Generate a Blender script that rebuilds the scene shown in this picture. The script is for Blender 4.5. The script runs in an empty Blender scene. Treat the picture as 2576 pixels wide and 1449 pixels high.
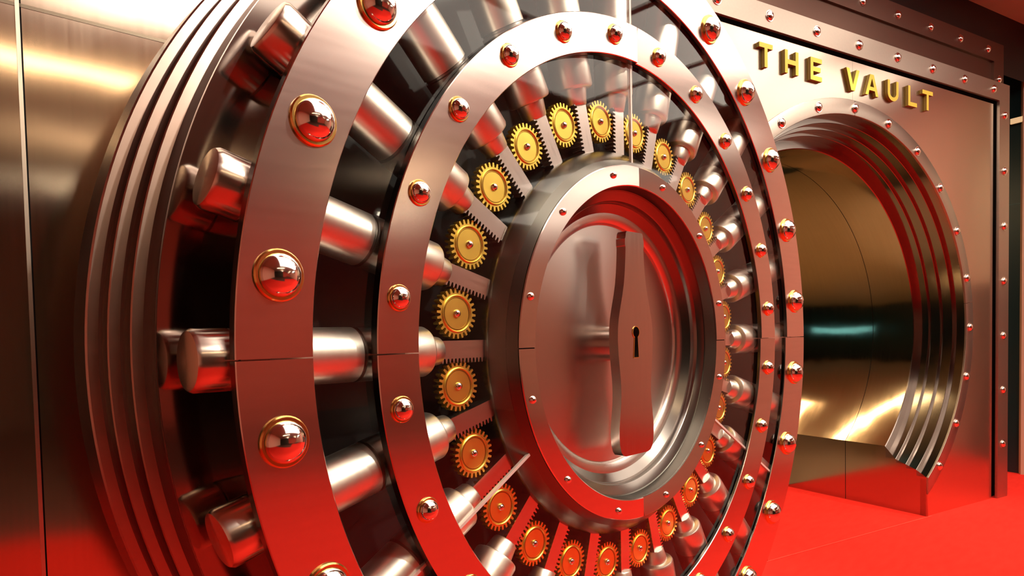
import bpy, bmesh, math
from mathutils import Matrix, Vector
PI = math.pi; rad = math.radians; cos = math.cos; sin = math.sin
S = 1.2                     # metres per drawing unit (one unit = rivet circle of the outer door ring)
H = 1.187                   # height of the door axis above the carpet, in units
SC = bpy.context.scene; COL = SC.collection

# ------------------------------------------------------------------ materials
def nt(name):
    m = bpy.data.materials.new(name); m.use_nodes = True
    n = m.node_tree.nodes; b = n['Principled BSDF']
    return m, n, m.node_tree.links, b

def metal(name, col, rough, brush=None, amount=.06, wavy=0.0, metallic=1.0, aniso=0, tangent=None, turn=0):
    """steel or brass; brush = (x,y,z) scale of the fine grain in object space"""
    m, n, l, b = nt(name)
    b.inputs['Base Color'].default_value = (*col, 1); b.inputs['Metallic'].default_value = metallic
    b.inputs['Roughness'].default_value = rough
    if aniso:
        b.inputs['Anisotropic'].default_value = aniso; b.inputs['Anisotropic Rotation'].default_value = turn
        tg = n.new('ShaderNodeTangent')
        if tangent == 'UV': tg.direction_type = 'UV_MAP'
        else: tg.direction_type = 'RADIAL'; tg.axis = tangent
        l.new(tg.outputs['Tangent'], b.inputs['Tangent'])
    if brush:
        tc = n.new('ShaderNodeTexCoord'); mp = n.new('ShaderNodeMapping'); mp.inputs['Scale'].default_value = brush
        no = n.new('ShaderNodeTexNoise'); no.inputs['Scale'].default_value = 1.0; no.inputs['Detail'].default_value = 3
        l.new(tc.outputs['Object'], mp.inputs['Vector']); l.new(mp.outputs['Vector'], no.inputs['Vector'])
        mr = n.new('ShaderNodeMapRange'); mr.inputs['To Min'].default_value = rough - amount; mr.inputs['To Max'].default_value = rough + amount
        l.new(no.outputs['Fac'], mr.inputs['Value']); l.new(mr.outputs['Result'], b.inputs['Roughness'])
        cr = n.new('ShaderNodeMixRGB'); cr.inputs['Color1'].default_value = (*[c * .93 for c in col], 1); cr.inputs['Color2'].default_value = (*[min(1, c * 1.06) for c in col], 1)
        l.new(no.outputs['Fac'], cr.inputs['Fac']); l.new(cr.outputs['Color'], b.inputs['Base Color'])
    if wavy:
        tc2 = n.new('ShaderNodeTexCoord'); n2 = n.new('ShaderNodeTexNoise'); n2.inputs['Scale'].default_value = 2.2; n2.inputs['Detail'].default_value = 1.5
        bp = n.new('ShaderNodeBump'); bp.inputs['Strength'].default_value = 1; bp.inputs['Distance'].default_value = wavy
        l.new(tc2.outputs['Object'], n2.inputs['Vector']); l.new(n2.outputs['Fac'], bp.inputs['Height']); l.new(bp.outputs['Normal'], b.inputs['Normal'])
    return m

def paint(name, col, rough=.6, spec=.3):
    m, n, l, b = nt(name)
    b.inputs['Roughness'].default_value = rough; b.inputs['Specular IOR Level'].default_value = spec
    tc = n.new('ShaderNodeTexCoord'); no = n.new('ShaderNodeTexNoise'); no.inputs['Scale'].default_value = 5
    cr = n.new('ShaderNodeMixRGB'); cr.inputs['Color1'].default_value = (*[c * .94 for c in col], 1); cr.inputs['Color2'].default_value = (*[min(1, c * 1.05) for c in col], 1)
    l.new(tc.outputs['Object'], no.inputs['Vector']); l.new(no.outputs['Fac'], cr.inputs['Fac']); l.new(cr.outputs['Color'], b.inputs['Base Color'])
    return m

def carpet(name, col):
    m, n, l, b = nt(name)
    b.inputs['Roughness'].default_value = .95; b.inputs['Specular IOR Level'].default_value = .05
    tc = n.new('ShaderNodeTexCoord'); mp = n.new('ShaderNodeMapping'); mp.inputs['Scale'].default_value = (4, 14, 4); mp.inputs['Rotation'].default_value = (0, 0, .25)
    no = n.new('ShaderNodeTexNoise'); no.inputs['Scale'].default_value = 1.6; no.inputs['Detail'].default_value = 5
    cr = n.new('ShaderNodeMixRGB'); cr.inputs['Color1'].default_value = (col[0] * .9, col[1] * .75, col[2] * .75, 1); cr.inputs['Color2'].default_value = (min(1, col[0] * 1.08), col[1] * 1.3, col[2] * 1.25, 1)
    n2 = n.new('ShaderNodeTexNoise'); n2.inputs['Scale'].default_value = 260
    bp = n.new('ShaderNodeBump'); bp.inputs['Strength'].default_value = .5; bp.inputs['Distance'].default_value = .004
    l.new(tc.outputs['Object'], mp.inputs['Vector']); l.new(mp.outputs['Vector'], no.inputs['Vector']); l.new(no.outputs['Fac'], cr.inputs['Fac'])
    l.new(cr.outputs['Color'], b.inputs['Base Color']); l.new(tc.outputs['Object'], n2.inputs['Vector']); l.new(n2.outputs['Fac'], bp.inputs['Height']); l.new(bp.outputs['Normal'], b.inputs['Normal'])
    return m

def glow(name, col, strength):
    m, n, l, b = nt(name)
    b.inputs['Base Color'].default_value = (.8, .8, .8, 1); b.inputs['Emission Color'].default_value = (*col, 1); b.inputs['Emission Strength'].default_value = strength
    return m

def clear(name):
    m = bpy.data.materials.new(name); m.use_nodes = True; n = m.node_tree.nodes; l = m.node_tree.links
    n.clear(); o = n.new('ShaderNodeOutputMaterial'); mx = n.new('ShaderNodeMixShader'); t = n.new('ShaderNodeBsdfTransparent'); g = n.new('ShaderNodeBsdfGlossy'); pass
    t.inputs['Color'].default_value = (.985, .99, .985, 1); g.inputs['Roughness'].default_value = .03
    # Schlick reflectance of a thin sheet, the same from both sides
    ge = n.new('ShaderNodeNewGeometry'); dt = n.new('ShaderNodeVectorMath'); dt.operation = 'DOT_PRODUCT'
    l.new(ge.outputs['Incoming'], dt.inputs[0]); l.new(ge.outputs['Normal'], dt.inputs[1])
    def mt(op, a, b):
        q = n.new('ShaderNodeMath'); q.operation = op
        for k, v in enumerate((a, b)):
            if v is None: continue
            if isinstance(v, (int, float)): q.inputs[k].default_value = v
            else: l.new(v, q.inputs[k])
        return q.outputs[0]
    c = mt('ABSOLUTE', dt.outputs['Value'], None); p5 = mt('POWER', mt('SUBTRACT', 1.0, c), 5.0)
    f = mt('MULTIPLY_ADD', p5, 1.25); f.node.inputs[2].default_value = .05; f = mt('MINIMUM', f, .95)
    l.new(f, mx.inputs[0]); l.new(t.outputs[0], mx.inputs[1]); l.new(g.outputs[0], mx.inputs[2]); l.new(mx.outputs[0], o.inputs[0])
    return m

STEEL = (.72, .655, .61)
M = dict(
    ring=metal('brushed_ring_steel', (.76, .63, .575), .17, (5, 60, 5), .012),
    bottle=metal('brushed_bottle_steel', (.56, .46, .41), .19, (90, 5, 5), .04),
    ringedge=metal('shaded_ring_edge', (.13, .115, .105), .22),
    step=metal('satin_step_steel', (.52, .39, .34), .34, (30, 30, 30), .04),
    side=metal('shaded_step_side', (.07, .058, .053), .25),
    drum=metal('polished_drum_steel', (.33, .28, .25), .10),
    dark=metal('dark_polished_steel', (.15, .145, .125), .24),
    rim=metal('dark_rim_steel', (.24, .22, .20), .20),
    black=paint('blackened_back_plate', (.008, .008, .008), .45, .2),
    bolt=metal('satin_bolt_steel', (.84, .79, .70), .34, (40, 4, 4), .05),
    tip=metal('turned_bolt_tip', (.80, .70, .63), .24, aniso=.75, tangent='X', turn=.25),
    sleeve=metal('dark_bolt_sleeve', (.34, .31, .28), .32),
    dome=metal('polished_rivet_steel', (.86, .79, .75), .10),
    brass=metal('brass', (.80, .52, .16), .2),
    gear=metal('gold_gear_brass', (.86, .62, .12), .36, (20, 20, 20), .05),
    gearline=metal('gear_groove', (.30, .17, .03), .4),
    rack=metal('milled_rack_steel', (.74, .65, .60), .24, (8, 90, 8), .05),
    dish=metal('spun_dish_steel', (.66, .59, .55), .26, aniso=.7, tangent='Z', turn=.25),
    panel=metal('brushed_panel_steel', (.62, .53, .44), .22, (120, 120, 3), .04, wavy=.0025),
    wall=metal('brushed_wall_steel', (.68, .55, .43), .15, (110, 110, 2), .015, wavy=.0022, aniso=.9, tangent='UV'),
    wallseam=metal('wall_seam', (.25, .20, .15), .5),
    trim=metal('brushed_trim_steel', (.44, .38, .325), .36, (60, 60, 4), .05),
    rear=metal('dull_rear_steel', (.20, .125, .10), .42),
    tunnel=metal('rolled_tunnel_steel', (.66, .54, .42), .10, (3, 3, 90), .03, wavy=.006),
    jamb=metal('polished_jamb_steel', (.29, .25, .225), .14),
    base=metal('mirror_base_steel', (.46, .375, .33), .12, wavy=.001),
    seam=metal('panel_seam', (.85, .76, .66), .3),
    void=paint('dark_gap', (.008, .008, .008), .8, .1),
    gold=paint('yellow_letter_paint', (.90, .78, .09), .4, .4),
    goldside=paint('shaded_letter_side', (.20, .13, .02), .5, .3),
    acrylic=clear('clear_acrylic'),
    edge=metal('acrylic_edge', (.62, .52, .47), .4, metallic=.2),
    carpet=carpet('red_carpet', (.74, .025, .016)),
    carpet2=carpet('red_carpet_seam', (.82, .06, .04)),
    ceiling=paint('brown_ceiling', (.44, .35, .27), .8, .1),
    darkwall=paint('near_black_wall', (.012, .013, .014), .45, .4),
    tealwall=paint('dark_teal_wall', (.010, .030, .034), .3, .5),
    tealline=paint('teal_wall_joint', (.05, .10, .10), .5, .3),
    beige=paint('beige_plaster', (.62, .40, .29), .8, .1),
    pink=paint('terracotta_plaster', (.86, .16, .11), .85, .1),
    pink2=paint('pink_clay_plaster', (.86, .52, .40), .85, .1),
    tanwall=paint('tan_plaster', (.48, .39, .26), .8, .1),
    brownwall=paint('dark_brown_wall', (.085, .068, .048), .6, .2),
    frame=paint('light_frame_white', (.7, .68, .64), .5),
    darkfloor=paint('dark_brown_floor', (.075, .035, .025), .5, .3),
    tan=paint('tan_floor', (.34, .22, .12), .5, .3),
    vaultceil=paint('warm_vault_ceiling', (.75, .62, .42), .8, .1),
)

# ------------------------------------------------------------------ mesh helpers (drawing units, scaled by S on linking)
def link(name, bm, mat, parent=None, mtx=None, smooth=True, sharp=35):
    bmesh.ops.remove_doubles(bm, verts=bm.verts, dist=1e-5)
    bmesh.ops.recalc_face_normals(bm, faces=bm.faces)
    bmesh.ops.scale(bm, vec=(S, S, S), verts=bm.verts)
    me = bpy.data.meshes.new(name); bm.to_mesh(me); bm.free()
    mats = mat if isinstance(mat, (list, tuple)) else [mat]
    for x in mats: me.materials.append(x)
    if smooth:
        for p in me.polygons: p.use_smooth = True
        me.set_sharp_from_angle(angle=rad(sharp))
    o = bpy.data.objects.new(name, me); COL.objects.link(o)
    if parent: o.parent = parent
    if mtx is not None: o.matrix_basis = mtx
    return o

def T(x, y, z): return Matrix.Translation((x * S, y * S, z * S))
def tag(o, label=None, cat=None, group=None, kind=None):
    for k, v in (('label', label), ('category', cat), ('group', group), ('kind', kind)):
        if v: o[k] = v
    return o
def empty(name, mtx=None):
    o = bpy.data.objects.new(name, None); COL.objects.link(o); o.empty_display_size = .1
    if mtx is not None: o.matrix_basis = mtx
    return o
def dup(o, parent, mtx):
    c = o.copy(); COL.objects.link(c); c.parent = parent; c.matrix_basis = mtx
    for ch in list(o.children):
        d = ch.copy(); COL.objects.link(d); d.parent = c
    return c

def lathe(bm, prof, n=128, a0=0., a1=2 * PI, close=True, mat=0, axis='z', ends=None):
    """spin a (r, z) profile; ends(i) may give a different sweep for every profile point"""
    full = abs(a1 - a0 - 2 * PI) < 1e-6 and ends is None
    rows = []
    for i, (r, z) in enumerate(prof):
        b0, b1 = ends(i) if ends else (a0, a1)
        row = []
        for k in range(n if full else n + 1):
            a = b0 + (b1 - b0) * k / n
            p = (r * cos(a), r * sin(a), z)
            if axis == 'x': p = (z, r * cos(a), r * sin(a))
            row.append(bm.verts.new(p))
        rows.append(row)
    m = len(prof)
    for i in range(m if close else m - 1):
        A, B = rows[i], rows[(i + 1) % m]
        for k in range(len(A) if full else len(A) - 1):
            k2 = (k + 1) % len(A)
            vs = [A[k], A[k2], B[k2], B[k]]
            try:
                f = bm.faces.new(vs); f.material_index = mat
            except ValueError: pass
    if close and not full:
        for k in (0, -1):
            try: bm.faces.new([row[k] for row in rows])
            except ValueError: pass
    return rows

def box(bm, x0, x1, y0, y1, z0, z1, bev=0, mat=0):
    r = bmesh.ops.create_cube(bm, size=1)
    vs = r['verts']
    for v in vs:
        v.co = Vector(((x0 + x1) / 2 + v.co.x * (x1 - x0), (y0 + y1) / 2 + v.co.y * (y1 - y0), (z0 + z1) / 2 + v.co.z * (z1 - z0)))
    fs = {f for v in vs for f in v.link_faces}
    for f in fs: f.material_index = mat
    if bev:
        es = {e for v in vs for e in v.link_edges}
        bmesh.ops.bevel(bm, geom=list(es), offset=bev, segments=2, affect='EDGES', profile=.6)

def prism(bm, pts, z0, z1, bev=0, mat=0, holes=()):
    """extrude a 2-D outline (with optional holes) between z0 and z1"""
    loops = [pts] + list(holes); edges = []; bot = []
    for lp in loops:
        vs = [bm.verts.new((x, y, z1)) for x, y in lp]; bot.append(vs)
        edges += [bm.edges.new((vs[i], vs[(i + 1) % len(vs)])) for i in range(len(vs))]
    r = bmesh.ops.triangle_fill(bm, use_beauty=True, use_dissolve=False, edges=edges)
    fs = [g for g in r['geom'] if isinstance(g, bmesh.types.BMFace)]
    ret = bmesh.ops.duplicate(bm, geom=fs)
    vmap = ret['vert_map']
    for f in [g for g in ret['geom'] if isinstance(g, bmesh.types.BMFace)]: f.material_index = mat
    for f in fs: f.material_index = mat
    for v in {v for g in ret['geom'] if isinstance(g, bmesh.types.BMFace) for v in g.verts}: v.co.z = z0
    for vs in bot:
        for i in range(len(vs)):
            a, b = vs[i], vs[(i + 1) % len(vs)]
            f = bm.faces.new((a, b, vmap[b], vmap[a])); f.material_index = mat

def quad(bm, pts, mat=0):
    f = bm.faces.new([bm.verts.new(p) for p in pts]); f.material_index = mat; return f

def B(): return bmesh.new()

# door drawing frame (x right, y up, z out of the door face) -> the Empty on the carpet under it
D = T(0, 0, H) @ Matrix.Rotation(PI / 2, 4, 'X')

def dome_bm(r, h, n=24):
    bm = B(); k = 8
    lathe(bm, [(r, -.002)] + [(r * cos(i / k * PI / 2) + (1e-4 if i == k else 0), h * sin(i / k * PI / 2)) for i in range(k + 1)], n, close=False); return bm

# ================================================================== THE DOOR
door = tag(empty('vault_door'), 'huge round steel vault door standing open, its gears and locking bolts showing', 'vault door')

# stepped plug at the back: satin faces, side colour darkened to suggest shade
bm = B()
prof = [(1.129, -.150), (1.129, -.212), (1.145, -.215), (1.147, -.218), (1.147, -.276), (1.163, -.279), (1.165, -.282), (1.165, -.340), (1.181, -.343), (1.184, -.347), (1.184, -.43), (.02, -.43), (.02, -.40), (1.10, -.39), (1.10, -.150)]
lathe(bm, prof, 256)
bm.normal_update()
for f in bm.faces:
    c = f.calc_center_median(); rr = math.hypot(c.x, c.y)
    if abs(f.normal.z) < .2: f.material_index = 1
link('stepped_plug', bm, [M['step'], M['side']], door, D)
# polished drum with its forward facing flange
bm = B()
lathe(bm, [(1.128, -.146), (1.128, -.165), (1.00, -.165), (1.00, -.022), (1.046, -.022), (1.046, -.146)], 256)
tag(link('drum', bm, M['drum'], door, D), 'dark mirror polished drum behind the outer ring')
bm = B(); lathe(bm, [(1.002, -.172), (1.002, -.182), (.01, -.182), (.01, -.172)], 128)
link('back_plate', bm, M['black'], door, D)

DISH = (.075, 0, 0, .12)
def ring_bm(r0, r1, z0, z1, segs, gap=.0012, n=256, bev=.0016):
    bm = B()
    for i in range(segs):
        k = DISH[i]          # the right hand segments sit slightly dished
        a0 = 2 * PI * i / segs; a1 = 2 * PI * (i + 1) / segs; g = gap / ((r0 + r1) / 2)
        prof = [(r0, z0), (r1, z0), (r1, z1 - bev), (r1 - bev, z1), (r0 + bev, z1 - k * (r1 - r0)), (r0, z1 - bev - k * (r1 - r0))]
        lathe(bm, prof, n // segs, a0 + g, a1 - g)
    bm.normal_update()
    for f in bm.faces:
        if abs(f.normal.z) < .3: f.material_index = 1  # edge faces coloured darker to imitate their dim reflections
    return bm
outer = link('outer_ring', ring_bm(.936, 1.064, -.020, 0, 4), [M['ring'], M['ringedge']], door, D)
inner = link('inner_ring', ring_bm(.7225, .8135, -.020, 0, 4), [M['ring'], M['ringedge']], door, D)
dial = link('dial_ring', ring_bm(.4055, .457, -.012, 0, 4, n=192, bev=.002), [M['ring'], M['ringedge']], door, D)

def washer_bm(r, h):
    bm = B(); lathe(bm, [(r, 0), (r, h * .55), (r - h * .4, h), (r * .7, h), (r * .7, 0)], 32); return bm
def rivets(parent, rc, rout, n, off, rd, hd, rw=0, hw=0):
    first = None
    for k in range(n):
        a = off + 2 * PI * k / n
        kk = DISH[int(a / (PI / 2)) % 4]          # sit on the slightly dished segments
        m = T(rc * cos(a), rc * sin(a), -kk * (rout - rc)) @ Matrix.Rotation(a, 4, 'Z') @ Matrix.Rotation(-kk, 4, 'Y')
        if first is None:
            bm = dome_bm(rd, hd); bmesh.ops.translate(bm, vec=(0, 0, hw * .8), verts=bm.verts)
            first = [link('rivet', bm, M['dome'], parent, m)]
            if rw: first.append(tag(link('rivet_washer', washer_bm(rw, hw), M['brass'], parent, m), 'gold coloured washer under the rivet'))
        else:
            for f in first: dup(f, parent, m)
rivets(outer, 1.0, 1.064, 24, rad(7.5), .0345, .026, .0415, .006)
rivets(inner, .7718, .8135, 24, rad(7.5), .0205, .017, .0245, .004)
rivets(dial, .4343, .457, 12, rad(15), .0088, .0085)

# clear acrylic in three sheets, joints at 90, 210 and 330 degrees
bm = B()
for k in range(3):
    a0 = PI / 2 + k * 2 * PI / 3
    lathe(bm, [(.458, -.0225), (1.04, -.0225)], 64, a0 + .0012, a0 + 2 * PI / 3 - .0012, close=False)
win = link('acrylic_window', bm, M['acrylic'], door, D)
for k in range(3):
    bm = B(); box(bm, .46, 1.03, -.0032, .0032, -.029, -.0215)
    link('sheet_edge', bm, M['edge'], win, Matrix.Rotation(PI / 2 + k * 2 * PI / 3, 4, 'Z'), smooth=False)

# locking bolts: body, sleeve, collar, rack
ZB = -.078; RB = .0505
def bolt(theta, proto=[]):
    m = D @ Matrix.Rotation(theta, 4, 'Z') @ T(0, 0, ZB)
    if proto: return dup(proto[0], door, m)
    bm = B()
    lathe(bm, [(.001, .655), (.044, .655), (.048, .657), (RB, .662), (RB, .735)], 40, close=False, axis='x')
    lathe(bm, [(RB, .822), (RB, 1.040), (RB - .002, 1.042), (RB - .002, 1.0455), (RB, 1.0475)], 40, close=False, axis='x')
    b = link('locking_bolt', bm, M['bolt'], door, m)
    bm = B(); lathe(bm, [(RB, .735), (RB + .0006, .737), (RB + .0006, .815), (RB - .003, .8165), (RB - .003, .8205), (RB, .822)], 40, close=False, axis='x')
    tag(link('sleeve', bm, M['sleeve'], b), 'darker sleeve on the bolt')
    bm = B(); lathe(bm, [(RB, 1.0475), (RB, 1.100), (RB - .004, 1.106), (RB - .008, 1.107), (.001, 1.107)], 40, close=False, axis='x')
    link('bolt_tip', bm, M['tip'], b)
    bm = B(); lathe(bm, [(.001, .617), (.026, .617), (.0285, .620), (.034, .655)], 32, close=False, axis='x')
    link('collar', bm, M['bolt'], b)
    # toothed rack, teeth on the +y side (towards the next gear anticlockwise)
    pts = [(.503, -.0205), (.625, -.0205), (.625, .0165)]
    p = .0098; x = .622
    while x - p > .504:
        pts += [(x - .0012, .0165), (x - .0030, .0262), (x - .0052, .0262), (x - .0072, .0165)]; x -= p
    pts += [(.503, .0165)]
    bm = B(); prism(bm, pts, -.014, .017)
    link('rack', bm, M['rack'], b, smooth=False)
    proto.append(b); return b
for k in range(24): bolt(rad(15 * k))

# gold gears between the racks
def gear_bm(ro=.0525, ri=.0430, teeth=26):
    bm = B(); pts = []
    for k in range(teeth):
        for f, r in ((-.30, ri), (-.17, ro), (.17, ro), (.30, ri)):
            a = 2 * PI * (k + f) / teeth; pts.append((r * cos(a), r * sin(a)))
    prism(bm, pts, -.011, .007)
    lathe(bm, [(.0395, .007), (.0395, .0085), (.0375, .010), (.0355, .0085), (.0350, .0072), (.001, .0072)], 48, close=False)
    return bm
gm = None
for k in range(24):
    th = rad(7.4 + 15 * k)
    m = D @ T(.579 * cos(th), .579 * sin(th), -.073) @ Matrix.Rotation(th + .06, 4, 'Z')
    if gm is None:
        gm = link('gear', gear_bm(), M['gear'], door, m)
        bm = B(); lathe(bm, [(.0342, .0072), (.0342, .0079), (.0325, .0079), (.0325, .0072)], 48)
        link('groove', bm, M['gearline'], gm)
        bm = dome_bm(.0085, .007, 16); bmesh.ops.translate(bm, vec=(0, 0, .008), verts=bm.verts)
        tag(link('hub', bm, M['dome'], gm), 'small polished steel hub')
    else: dup(gm, door, m)

# dial housing and spun dish
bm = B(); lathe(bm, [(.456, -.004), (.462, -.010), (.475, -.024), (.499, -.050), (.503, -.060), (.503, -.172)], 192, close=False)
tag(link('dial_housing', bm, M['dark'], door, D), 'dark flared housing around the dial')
bm = B(); lathe(bm, [(.406, -.004), (.402, -.040), (.399, -.0425), (.377, -.0505), (.374, -.054), (.371, -.072), (.362, -.079), (.350, -.0885)], 192, close=False)
for f in bm.faces:
    if f.calc_center_median().z > -.0420: f.material_index = 1
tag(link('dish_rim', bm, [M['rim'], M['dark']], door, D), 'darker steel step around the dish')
bm = B()
prof = [(.350, -.0885)]
prof += [(.350 - .03 * sin(i / 8 * PI / 2), -.0885 - .0165 * (1 - cos(i / 8 * PI / 2))) for i in range(1, 9)]
prof += [(.22, -.105), (.1, -.105), (.002, -.105)]
lathe(bm, prof, 192, close=False)
link('dish', bm, M['dish'], door, D)
# bottle shaped handle plate with a keyhole
hw = [(-.2925, .050), (-.289, .062), (-.280, .0705), (-.262, .0765), (-.240, .0785), (-.215, .0780), (-.185, .0740), (-.155, .0692), (-.125, .0678), (-.095, .0690), (-.060, .0735), (-.025, .0775), (.010, .0795), (.040, .0785), (.065, .0745), (.095, .0665), (.125, .0575), (.155, .0500), (.185, .0455), (.215, .0425), (.245, .0405), (.252, .0405), (.255, .0425), (.272, .0425), (.275, .0400), (.286, .0385), (.2915, .0340)]
out = [(w, y) for y, w in hw] + [(-w, y) for y, w in reversed(hw)]
key = []
r1, cy = .0140, .030
for i in range(15):
    a = rad(-62) + i * rad(304) / 14; key.append((r1 * cos(a), cy + r1 * sin(a)))
key += [(-.0105, -.036), (.0105, -.036)]
bm = B(); prism(bm, out, -.046, -.018, holes=[key])
bottle = link('bottle_plate', bm, M['bottle'], door, D, sharp=30)
tag(bottle, 'flat steel plate cut as a contoured bottle with a keyhole')
k2 = [(x * 1.18, cy + (y - cy) * 1.18 if y > 0 else y - .002) for x, y in key]
bm = B(); prism(bm, k2, -.0185, -.0165, holes=[key])
tag(link('escutcheon', bm, M['brass'], bottle), 'brass rim around the keyhole')
bm = B(); prism(bm, key, -.046, -.044)
link('keyhole_back', bm, M['void'], bottle)
bm = B(); lathe(bm, [(.052, -.044), (.052, -.052), (.046, -.056), (.046, -.106)], 48, close=False)
link('spindle', bm, M['dish'], door, D)

# ================================================================== THE PORTAL
PHI = .2586
PC = (2.634, .0153 + H, -.3222)          # centre of the opening, units, height above carpet
U = Vector((cos(PHI), sin(PHI) * -1, 0))  # world direction of the portal's right (y = -door z)
PM = Matrix.Translation((PC[0] * S, -PC[2] * S, 0)) @ Matrix.Rotation(-PHI, 4, 'Z')
# portal drawing frame: x right, y up from the opening's centre, z out towards the room
PCY = PC[1]
PD = T(0, 0, PCY) @ Matrix.Rotation(PI / 2, 4, 'X')
FL = -PCY; X0 = .759
portal = tag(empty('vault_portal', PM), 'steel clad vault entrance wall with a stepped round opening and riveted frame', 'vault entrance')

def arc(r, n, a0, a1): return [(r * cos(a0 + (a1 - a0) * i / n), r * sin(a0 + (a1 - a0) * i / n)) for i in range(n + 1)]
def low(r): return -math.acos(X0 / r)
RO = 1.216
WX, WT = 1.582, 1.526
bm = B()
for s in (1, -1):
    a = [(s * x, y) for x, y in arc(RO + .012, 96, PI / 2, low(RO + .012))]
    pts = a + [(s * X0, FL), (s * WX, FL), (s * WX, WT), (s * .0006, WT)]
    pts[0] = (s * .0006, RO + .012)
    prism(bm, pts, -.05, -.014)
link('wall_panel', bm, M['panel'], portal, PD, sharp=30)
# reveal between panel and frame strips, painted near-black as the groove's shadow
bm = B()
box(bm, -1.70, 1.70, 1.49, 1.66, -.06, -.02); box(bm, 1.56, 1.70, FL, 1.49, -.06, -.02); box(bm, -1.70, -1.56, FL, 1.49, -.06, -.02)
bmesh.ops.translate(bm, vec=(0, 0, -.02), verts=bm.verts)
link('reveal', bm, M['void'], portal, PD, smooth=False)
# riveted frame strips, mitred
def strip(name, pts, z0, z1, mat): 
    bm = B(); prism(bm, pts, z0, z1); return link(name, bm, mat, portal, PD, smooth=False)
fx, fy, fw, fwx = 1.748, 1.668, .122, .138
top = strip('frame_rail', [(-fx, fy), (fx, fy), (fx - fwx, fy - fw), (-fx + fwx, fy - fw)], -.006, .012, M['trim'])
rst = strip('frame_stile', [(fx, fy), (fx, FL), (fx - fwx, FL), (fx - fwx, fy - fw)], -.006, .012, M['trim'])
lst = strip('frame_stile', [(-fx, fy), (-fx, FL), (-fx + fwx, FL), (-fx + fwx, fy - fw)], -.006, .012, M['trim'])
bm = B(); box(bm, -fx + .004, fx - .004, FL, fy - .004, -.15, -.055)
# side and top returns of the front box (hollow around the opening)
bm.free(); bm = B()
box(bm, fx - .03, fx - .002, FL, fy - .002, -.16, -.03); box(bm, -fx + .002, -fx + .03, FL, fy - .002, -.16, -.03); box(bm, -fx + .03, fx - .03, fy - .03, fy - .002, -.16, -.03)
link('frame_return', bm, M['trim'], portal, PD, smooth=False)
# rivets: (x, y) lists
pr = None
def prow(parent, pts, z, rd=.0255, hd=.018):
    global pr
    for x, y in pts:
        m = T(x, y, z)
        if pr is None:
            bm = dome_bm(rd, hd, 20)
            lathe(bm, [(rd * 1.12, -.001), (rd * 1.12, .004), (rd * .9, .004)], 20, close=False)
            pr = link('rivet', bm, M['dome'], parent, m)
        else: dup(pr, parent, m)
prow(top, [(.022 + .377 * k, 1.611) for k in range(-4, 5)], .012)
prow(rst, [(1.680, 1.454 - .3795 * k) for k in range(7)], .012)
prow(lst, [(-1.680, 1.454 - .3795 * k) for k in range(7)], .012)
# trim ring round the opening
def ends_for(rs): return lambda i: (low(rs[i]), PI - low(rs[i]))
def arc_lathe(bm, prof, n=160, close=False):
    rs = [p[0] for p in prof]; lathe(bm, prof, n, ends=ends_for(rs), close=close)
bm = B()
tr = [(RO, -.012), (1.303, -.012), (1.303, -.002), (1.300, 0), (RO + .002, 0), (RO, -.002)]
cuts = [low(1.26), rad(7.5), rad(90), rad(172.5), PI - low(1.26)]
for i in range(4):
    g = .0012
    if i in (0, 3):
        def en(j, i=i):
            lo = low(tr[j][0])
            return (lo, cuts[1] - g) if i == 0 else (cuts[3] + g, PI - lo)
        lathe(bm, tr, 32, ends=en)
    else: lathe(bm, tr, 40, cuts[i] + g, cuts[i + 1] - g)
ring = tag(link('trim_ring', bm, M['trim'], portal, PD), 'riveted trim ring around the round opening')
prow(ring, [(1.259 * cos(rad(15 * k)), 1.259 * sin(rad(15 * k))) for k in range(-3, 16)], 0)
# stepped jamb
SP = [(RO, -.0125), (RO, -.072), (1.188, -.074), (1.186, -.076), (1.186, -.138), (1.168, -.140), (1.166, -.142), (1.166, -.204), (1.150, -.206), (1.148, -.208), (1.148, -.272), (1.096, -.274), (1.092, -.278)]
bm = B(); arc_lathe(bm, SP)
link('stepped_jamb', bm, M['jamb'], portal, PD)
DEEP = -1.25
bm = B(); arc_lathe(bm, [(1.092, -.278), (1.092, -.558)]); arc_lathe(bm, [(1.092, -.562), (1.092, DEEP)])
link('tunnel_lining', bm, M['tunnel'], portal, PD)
bm = B(); arc_lathe(bm, [(1.0935, -.553), (1.0935, -.567)])
link('lining_seam', bm, M['void'], portal, PD)
# straight base walls of the passage under the round part
for s in (1, -1):
    bm = B()
    prof = SP + [(1.092, DEEP)]
    pts = [(s * X0, -math.sqrt(r * r - X0 * X0), z) for r, z in prof]
    pts = [(s * X0, FL, 0.0)] + [(p[0], p[1], min(p[2], 0)) for p in pts] + [(s * X0, FL, DEEP)]
    quad(bm, pts)
    bmesh.ops.triangulate(bm, faces=bm.faces)
    link('base_wall', bm, M['base'], portal, PD, smooth=False)
for s in (1, -1):
    bm = B(); box(bm, s * X0 - .0012, s * X0 + .0012, FL + .002, -math.sqrt(1.092 ** 2 - X0 * X0) - .002, -.5615, -.5585)
    link('base_joint', bm, M['void'], portal, PD, smooth=False)
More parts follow.
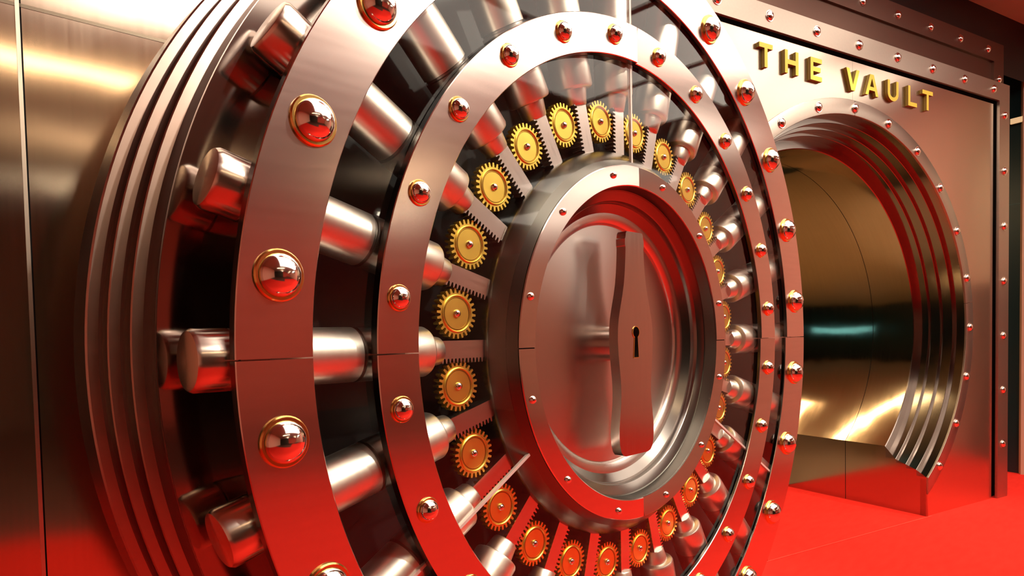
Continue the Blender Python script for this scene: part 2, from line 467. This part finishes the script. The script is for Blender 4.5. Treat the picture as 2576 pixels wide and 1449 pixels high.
# second, larger frame behind
bx, by, bw = 2.034, 2.060, .138
zb = -.15
bm = B(); box(bm, -bx, -1.7, FL, by - .02, zb - .05, zb - .018); box(bm, 1.7, bx - .02, FL, by - .02, zb - .05, zb - .018); box(bm, -1.7, 1.7, 1.62, by - .02, zb - .05, zb - .018)
link('rear_panel', bm, M['rear'], portal, PD, smooth=False)
bt = strip('rear_frame_rail', [(-bx, by), (bx, by), (bx - bw, by - bw), (-bx + bw, by - bw)], zb - .045, zb, M['rear'])
br = strip('rear_frame_stile', [(bx, by), (bx, FL), (bx - bw, FL), (bx - bw, by - bw)], zb - .045, zb, M['rear'])
bl = strip('rear_frame_stile', [(-bx, by), (-bx, FL), (-bx + bw, FL), (-bx + bw, by - bw)], zb - .045, zb, M['rear'])
prow(bt, [(.315 + .373 * k, 1.991) for k in range(-6, 5)], zb)
prow(br, [(1.967, 1.803 - .3795 * k) for k in range(8)], zb)

# lettering
sign = tag(empty('sign_lettering', PM @ T(0, .0, PCY + 1.352)), 'raised yellow capital letters reading THE VAULT on the steel wall', 'sign')
w = .0225; hh = .120
def rect(x0, y0, x1, y1): return [(x0, y0), (x1, y0), (x1, y1), (x0, y1)]
def L_T(W=.102): c = W / 2; return [(c - w / 2, 0), (c + w / 2, 0), (c + w / 2, hh - .024), (W, hh - .024), (W, hh), (0, hh), (0, hh - .024), (c - w / 2, hh - .024)]
def L_H(W=.108): a = .048; b = .072; return [(0, 0), (w, 0), (w, a), (W - w, a), (W - w, 0), (W, 0), (W, hh), (W - w, hh), (W - w, b), (w, b), (w, hh), (0, hh)]
def L_E(W=.096): t = .024; return [(0, 0), (W, 0), (W, t), (w, t), (w, .048), (W * .88, .048), (W * .88, .072), (w, .072), (w, hh - t), (W, hh - t), (W, hh), (0, hh)]
def L_V(W=.122): c = W / 2; return [(c - .016, 0), (c + .016, 0), (W, hh), (W - .028, hh), (c, .032), (.028, hh), (0, hh)]
def L_A(W=.126): return [(0, 0), (.027, 0), (.036, .028), (W - .036, .028), (W - .027, 0), (W, 0), (W / 2 + .017, hh), (W / 2 - .017, hh)]
A_HOLE = [(.044, .049), (.126 - .044, .049), (.063, .098)]
def L_U(W=.110):
    p = [(0, hh)]; r = W / 2; n = 12
    p += [(r + r * cos(PI + PI * i / n), .046 + .046 * sin(PI + PI * i / n)) for i in range(n + 1)]
    p += [(W, hh), (W - w, hh)]; ri = r - w
    p += [(r + ri * cos(-PI * i / n), .048 + .026 * sin(-PI * i / n)) for i in range(n + 1)]
    p += [(w, hh)]; return p
def L_L(W=.094): return [(0, 0), (W, 0), (W, .024), (w, .024), (w, hh), (0, hh)]
for x, pts, holes in ((-.803, L_T(), ()), (-.606, L_H(), ()), (-.398, L_E(), ()), (-.086, L_V(), ()), (.092, L_A(), (A_HOLE,)), (.310, L_U(), ()), (.522, L_L(), ()), (.676, L_T(.116), ())):
    bm = B(); prism(bm, pts, -.012, .006, holes=holes)
    bm.normal_update()
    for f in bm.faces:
        if abs(f.normal.z) < .5: f.material_index = 1  # shade on the letter sides is put into a darker colour
    link('letter', bm, [M['gold'], M['goldside']], sign, T(x, 0, 0) @ Matrix.Rotation(PI / 2, 4, 'X'), sharp=25)

# ================================================================== THE SETTING  (door frame: world x = x, world y = -z)
def W3(x, y, z): return (x, -z, y + H)          # door units -> world units (before S)
def plane(name, pts, mat, kind='structure', thick=None):
    bm = B(); quad(bm, [W3(*p) for p in pts]); return tag(link(name, bm, mat, smooth=False), kind=kind)
def P2D(X, n, y):                                 # portal plan -> door frame
    return (PC[0] + X * cos(PHI) - n * sin(PHI), y, PC[2] + X * sin(PHI) + n * cos(PHI))
F = -H
plane('floor', [(-7, F, -7), (14, F, -7), (14, F, 4.6), (.2, F, 4.6), (-.2, F, 2.8), (-7, F, 2.8)], M['carpet'])
plane('floor_hall', [(-7, F, 2.8), (-.2, F, 2.8), (.2, F, 4.6), (14, F, 4.6), (14, F, 10), (-7, F, 10)], M['darkfloor'])
CH = 2.35
plane('ceiling', [(-7, CH, 10), (14, CH, 10), (14, CH, 3.94), (4.0, CH, -.389), (2.76, CH, -.926), (-7, CH, -1.2)], M['ceiling'])
plane('ceiling_void', [(-7, 3.2, -7), (14, 3.2, -7), (14, 3.2, 10), (-7, 3.2, 10)], M['darkwall'])
# left wall of steel sheets, seams as narrow strips
wd = Vector((.99819, 0, .0602)); wn = Vector((-.0602, 0, .99819)); wp = Vector((-1.2, 0, -.62))
def LW(s, y, d=0): p = wp + wd * s + wn * d; return (p.x, y, p.z)
SEAM_S, SEAM_Y = -.0155, .700
bm = B(); fc = quad(bm, [W3(*LW(-4.5, F)), W3(*LW(1.85, F)), W3(*LW(1.85, 3.2)), W3(*LW(-4.5, 3.2))])
uv = bm.loops.layers.uv.new('UVMap')
for lp, c in zip(fc.loops, ((0, 0), (1, 0), (1, 1), (0, 1))): lp[uv].uv = c
tag(link('wall_left', bm, M['wall'], smooth=False), kind='structure')
bm = B(); quad(bm, [W3(*LW(1.85, F)), W3(*LW(1.85, F, -1.2)), W3(*LW(1.85, 3.2, -1.2)), W3(*LW(1.85, 3.2))])
tag(link('wall_return', bm, M['darkwall'], smooth=False), kind='structure')
def lw_strip(name, s0, s1, y0, y1, mat, d=.002):
    bm = B(); a = [LW(s0, y0, d), LW(s1, y0, d), LW(s1, y1, d), LW(s0, y1, d)]; b = [LW(s0, y0, -.004), LW(s1, y0, -.004), LW(s1, y1, -.004), LW(s0, y1, -.004)]
    va = [bm.verts.new(W3(*p)) for p in a]; vb = [bm.verts.new(W3(*p)) for p in b]
    bm.faces.new(va)
    for i in range(4): bm.faces.new((va[i], va[(i + 1) % 4], vb[(i + 1) % 4], vb[i]))
    return tag(link(name, bm, mat, smooth=False), kind='structure')
lw_strip('trim_1', SEAM_S - .0035, SEAM_S + .0035, F, 3.2, M['seam'])
lw_strip('trim_2', SEAM_S + .0035, SEAM_S + .0065, F, 3.2, M['void'], .001)  # near-black strip painted as the shadow side of the seam
lw_strip('trim_3', -4.5, 1.8, SEAM_Y - .0035, SEAM_Y + .0035, M['wallseam'], .001)
# dark wall over and behind the portal, and to its right
def pplane(name, pts, mat): return plane(name, [P2D(*p) for p in pts], mat)
pplane('wall_portal', [(-2.6, -.215, by - .15), (2.66, -.215, by - .15), (2.66, -.215, 3.2), (-2.6, -.215, 3.2)], M['darkwall'])
pplane('wall_side', [(2.64, -.27, F), (2.64, -4.5, F), (2.64, -4.5, 3.2), (2.64, -.27, 3.2)], M['tealwall'])
plane('trim_4', [P2D(2.60, -.26, F), P2D(2.64, -.29, F), P2D(2.64, -.29, CH), P2D(2.60, -.26, CH)], M['beige'])
a0_, a1_ = P2D(2.60, -.26, 0), P2D(2.615, -.20, 0)
plane('trim_6', [(a0_[0], F, a0_[2]), (a1_[0], F, a1_[2]), (a1_[0], CH, a1_[2]), (a0_[0], CH, a0_[2])], M['beige'])
E0, E1, E2, E3 = (a1_[0], a1_[2]), (5.50, 1.55), (5.62, 3.2), (6.3, 9.2)
def evert(name, p, q, y0, y1, mat): plane(name, [(p[0], y0, p[1]), (q[0], y0, q[1]), (q[0], y1, q[1]), (p[0], y1, p[1])], mat)
evert('wall_right_base', E0, E1, F, .40, M['brownwall'])
evert('wall_right_top', E0, E1, .40, CH, M['tanwall'])
evert('wall_right', E1, E2, F, CH, M['pink2'])
evert('wall_right_low', E2, E3, F, 1.30, M['pink2'])
# far walls of the hall behind the photographer
plane('wall_back', [(-7, F, 9.2), (.1, F, 9.2), (.1, CH, 9.2), (-7, CH, 9.2)], M['brownwall'])
plane('wall_far', [(.1, F, 9.19), (13, F, 9.19), (13, CH, 9.19), (.1, CH, 9.19)], M['pink'])
plane('wall_end', [(12.5, F, 9.2), (12.5, F, 2.2), (12.5, CH, 2.2), (12.5, CH, 9.2)], M['beige'])
plane('wall_west', [(-4.3, F, -1.2), (-4.3, F, 6), (-4.3, CH, 6), (-4.3, CH, -1.2)], M['pink2'])
# carpet joint across the threshold
bm = B()
for a in ((-.80, .80),):
    p = [P2D(a[0], .004, F + .0015), P2D(a[1], .004, F + .0015), P2D(a[1], -.004, F + .0015), P2D(a[0], -.004, F + .0015)]
    quad(bm, [W3(*q) for q in p])
tag(link('trim_5', bm, M['carpet2'], smooth=False), kind='structure')
# the room inside the vault, seen only as reflections on the tunnel
VF = F + .004
pplane('floor_vault', [(-3.4, DEEP, VF), (2.63, DEEP, VF), (2.63, -4.4, VF), (-3.4, -4.4, VF)], M['tan'])
pplane('floor_passage', [(-X0, -1.06, VF), (X0, -1.06, VF), (X0, DEEP, VF), (-X0, DEEP, VF)], M['tan'])
pplane('ceiling_vault', [(-3.4, DEEP, 1.6), (2.63, DEEP, 1.6), (2.63, -4.4, 1.6), (-3.4, -4.4, 1.6)], M['vaultceil'])
pplane('wall_vault', [(-3.4, -4.4, F), (2.63, -4.4, F), (2.63, -4.4, 1.6), (-3.4, -4.4, 1.6)], M['darkwall'])
pplane('wall_vault_side', [(-3.4, DEEP, F), (-3.4, -4.4, F), (-3.4, -4.4, 1.6), (-3.4, DEEP, 1.6)], M['tealwall'])

# ================================================================== LAMPS
def light_panel(x0, x1, z0, z1, mat, label, y=CH, frame=None):
    e = tag(empty('ceiling_light', T(*W3((x0 + x1) / 2, y, (z0 + z1) / 2))), label, 'light', 'luminous panels in the hall ceiling')
    a, b = (x1 - x0) / 2, (z1 - z0) / 2
    bm = B(); box(bm, -a, a, -b, b, -.012, -.002); link('diffuser', bm, mat, e, smooth=False)
    bm = B(); t = .03
    for q in ((-a - t, a + t, b, b + t), (-a - t, a + t, -b - t, -b), (-a - t, -a, -b, b), (a, a + t, -b, b)): box(bm, q[0], q[1], q[2], q[3], -.03, 0)
    link('light_frame', bm, M['frame'], e, smooth=False)
    return e
LP = glow('light_panel_white', (1.0, .91, .76), 3.3)
ROWS = ('nearest the open door', 'in the middle row', 'in the row behind the photographer')
COLS = ('at the left end', 'second from the left', 'third from the left', 'fourth from the left', 'at the far right end')
for r in range(3):
    for c in range(5 if r else 4):
        x = -1.0 + 1.2 * c; z = .50 + .9 * r
        light_panel(x + .03, x + 1.17, z + .03, z + .87, LP, 'luminous ceiling panel %s, %s' % (ROWS[r], COLS[c]))
for c in range(3):
    x = -1.0 + 1.2 * c; z = -.40
    light_panel(x + .03, x + 1.17, z + .03, z + .87, LP, 'luminous ceiling panel right above the open door, %s' % COLS[c])
light_panel(5.9, 7.6, 4.2, 6.2, LP, 'large luminous ceiling panel far out in the hall')
light_panel(7.7, 9.3, 6.8, 8.6, LP, 'luminous ceiling panel in the far corner of the hall')
# made-up uplighter bowls, added to put neutral light on the hall ceiling
def uplight(x, z, power, label):
    y = 1.75
    e = tag(empty('added_uplight', T(*W3(x, y, z))), label, 'lamp', 'added uplighters')
    bm = B(); lathe(bm, [(.30, 0), (.001, 0)], 40, close=False); link('light_disc', bm, glow('uplight_disc', (1.0, .88, .68), power), e, T(0, 0, .06), smooth=False)
    bm = B(); lathe(bm, [(.002, 0), (.15, .015), (.26, .06), (.31, .12), (.32, .12), (.27, .05), (.15, .0), (.002, -.015)], 40, close=False); link('bowl', bm, M['frame'], e)
    bm = B(); lathe(bm, [(.006, .06), (.006, CH - y)], 10, close=False); link('stem', bm, M['black'], e)
uplight(-.4, 6.8, 30, 'added uplighter bowl at the left of the hall')
uplight(4.2, 6.9, 60, 'added uplighter bowl in the middle of the hall')
# spotlights added out of view to brighten the carpet and the door
def spot(p, aim, watt, size, blend=.6, rad_=.06):
    d = bpy.data.lights.new('added_spot', 'SPOT'); d.energy = watt; d.spot_size = rad(size); d.spot_blend = blend; d.shadow_soft_size = rad_; d.color = (1, .90, .74)
    o = bpy.data.objects.new('added_spot', d); COL.objects.link(o)
    a, b = Vector(W3(*p)) * S, Vector(W3(*aim)) * S
    o.location = a; o.rotation_euler = (b - a).to_track_quat('-Z', 'Y').to_euler()
spot((3.9, CH - .06, 1.1), (3.5, F, .3), 300, 70)
spot((2.4, CH - .06, .45), (2.3, F, -.3), 320, 70)
spot((5.0, CH - .06, .9), (4.7, F, .6), 240, 70)
spot((-.2, CH - .06, 2.3), (-.1, 0, 0), 380, 60)
spot((1.3, CH - .06, 2.3), (.4, 0, 0), 300, 60)
# thin warm strip light in the ceiling, mirrored in the left wall
def strip_light(name, p0, p1, wdt, mat, label, group):
    a, b = Vector(W3(*p0)), Vector(W3(*p1)); d = (b - a); L = d.length; ang = math.atan2(d.y, d.x)
    e = tag(empty(name, Matrix.Translation((a + b) / 2 * S) @ Matrix.Rotation(ang, 4, 'Z')), label, 'light', group)
    bm = B(); box(bm, -L / 2, L / 2, -wdt / 2, wdt / 2, -.012, 0); link('tube', bm, mat, e, smooth=False)
    bm = B(); box(bm, -L / 2 - .02, L / 2 + .02, -wdt / 2 - .01, wdt / 2 + .01, 0, .02); link('channel', bm, M['frame'], e, smooth=False)
    return e
strip_light('ceiling_strip_light', (-2.2, CH - .022, 4.25), (.3, CH - .022, 4.40), .05, glow('strip_warm', (1, .72, .42), 34), 'thin warm strip light along the hall ceiling', 'strip lights')
GOLD = glow('vault_gold_light', (1, .66, .30), 17)
p0 = P2D(-1.6, -1.7, 1.58); p1 = P2D(1.0, -2.3, 1.58)
strip_light('ceiling_strip_light', p0, p1, .035, glow('strip_gold', (1, .74, .36), 60), 'strip light on the ceiling inside the vault', 'strip lights')
p0 = P2D(-.6, -3.0, 1.58); p1 = P2D(1.2, -3.0, 1.58)
strip_light('ceiling_strip_light', p0, p1, .35, GOLD, 'wide gold strip light at the back of the vault', 'strip lights')
# lit teal display on the vault's far side, mirrored as blue lines
bm = B()
for k in range(4): box(bm, -.4, .4, .01, .03, -.10 + k * .06, -.08 + k * .06)
e = tag(empty('display_panel', PM @ T(-3.36, 3.75, PCY - .02) @ Matrix.Rotation(-PI / 2, 4, 'Z')), 'lit teal display panel on the wall inside the vault', 'display')
link('lit_rows', bm, glow('teal_glow', (.2, .8, .9), 3), e, smooth=False)
bm = B(); box(bm, -.5, .5, -.02, .0099, -.2, .25); link('display_case', bm, M['tealwall'], e, smooth=False)
# warm wall lamp on the dark side wall
e = tag(empty('wall_lamp', PM @ T(2.636, .303, PCY + 1.645) @ Matrix.Rotation(PI / 2, 4, 'Z')), 'glowing horizontal strip lamp on the dark wall right of the entrance', 'lamp')
bm = B(); box(bm, -.05, .05, .012, .028, -.022, .022, .004); link('glow_tube', bm, glow('lamp_amber', (1, .66, .28), .55), e, smooth=False)
bm = B(); box(bm, -.052, .052, 0, .012, -.03, .03); link('lamp_back', bm, M['black'], e, smooth=False)
pplane('trim_7', [(2.637, -.27, .995), (2.637, -1.2, .995), (2.637, -1.2, 1.003), (2.637, -.27, 1.003)], M['tealline'])

wd_ = bpy.data.worlds.new('World'); SC.world = wd_; wd_.use_nodes = True
wd_.node_tree.nodes['Background'].inputs[0].default_value = (.02, .015, .012, 1); wd_.node_tree.nodes['Background'].inputs[1].default_value = 1

# ================================================================== CAMERA
R0 = Vector((.7153364, -.02166626, .69844427)); R1 = Vector((-.04091382, -.99910311, .01091041)); R2 = Vector((.69758146, -.03638064, -.71558127))
def w3(v): return Vector((v.x, -v.z, v.y))
cx, cy_, cz = w3(R0), -w3(R1), -w3(R2)
cam = bpy.data.cameras.new('camera'); co = bpy.data.objects.new('camera', cam); COL.objects.link(co)
pos = Vector(W3(-1.46389764, .02954621, .98491532)) * S
m = Matrix(((cx.x, cy_.x, cz.x, pos.x), (cx.y, cy_.y, cz.y, pos.y), (cx.z, cy_.z, cz.z, pos.z), (0, 0, 0, 1)))
co.matrix_world = m
cam.sensor_fit = 'HORIZONTAL'; cam.sensor_width = 36; cam.lens = 1660.80881352 / 2576 * 36
cam.shift_x = (1288 - 1268.174) / 2576; cam.shift_y = (903.64 - 724.5) / 2576
cam.clip_start = .05; cam.clip_end = 100
SC.camera = co

SC.view_settings.view_transform = 'Standard'; SC.view_settings.look = 'None'; SC.view_settings.gamma = 1; SC.view_settings.exposure = 0
SC.view_settings.use_curve_mapping = False
try:
    SC.cycles.use_denoising = True; SC.cycles.denoiser = 'OPENIMAGEDENOISE'
except Exception: pass
SC.cycles.use_adaptive_sampling = True; SC.cycles.adaptive_threshold = .03
SC.cycles.max_bounces = 9; SC.cycles.glossy_bounces = 5; SC.cycles.diffuse_bounces = 4; SC.cycles.transparent_max_bounces = 12
SC.cycles.sample_clamp_indirect = 6; SC.cycles.caustics_reflective = True; SC.cycles.blur_glossy = .3
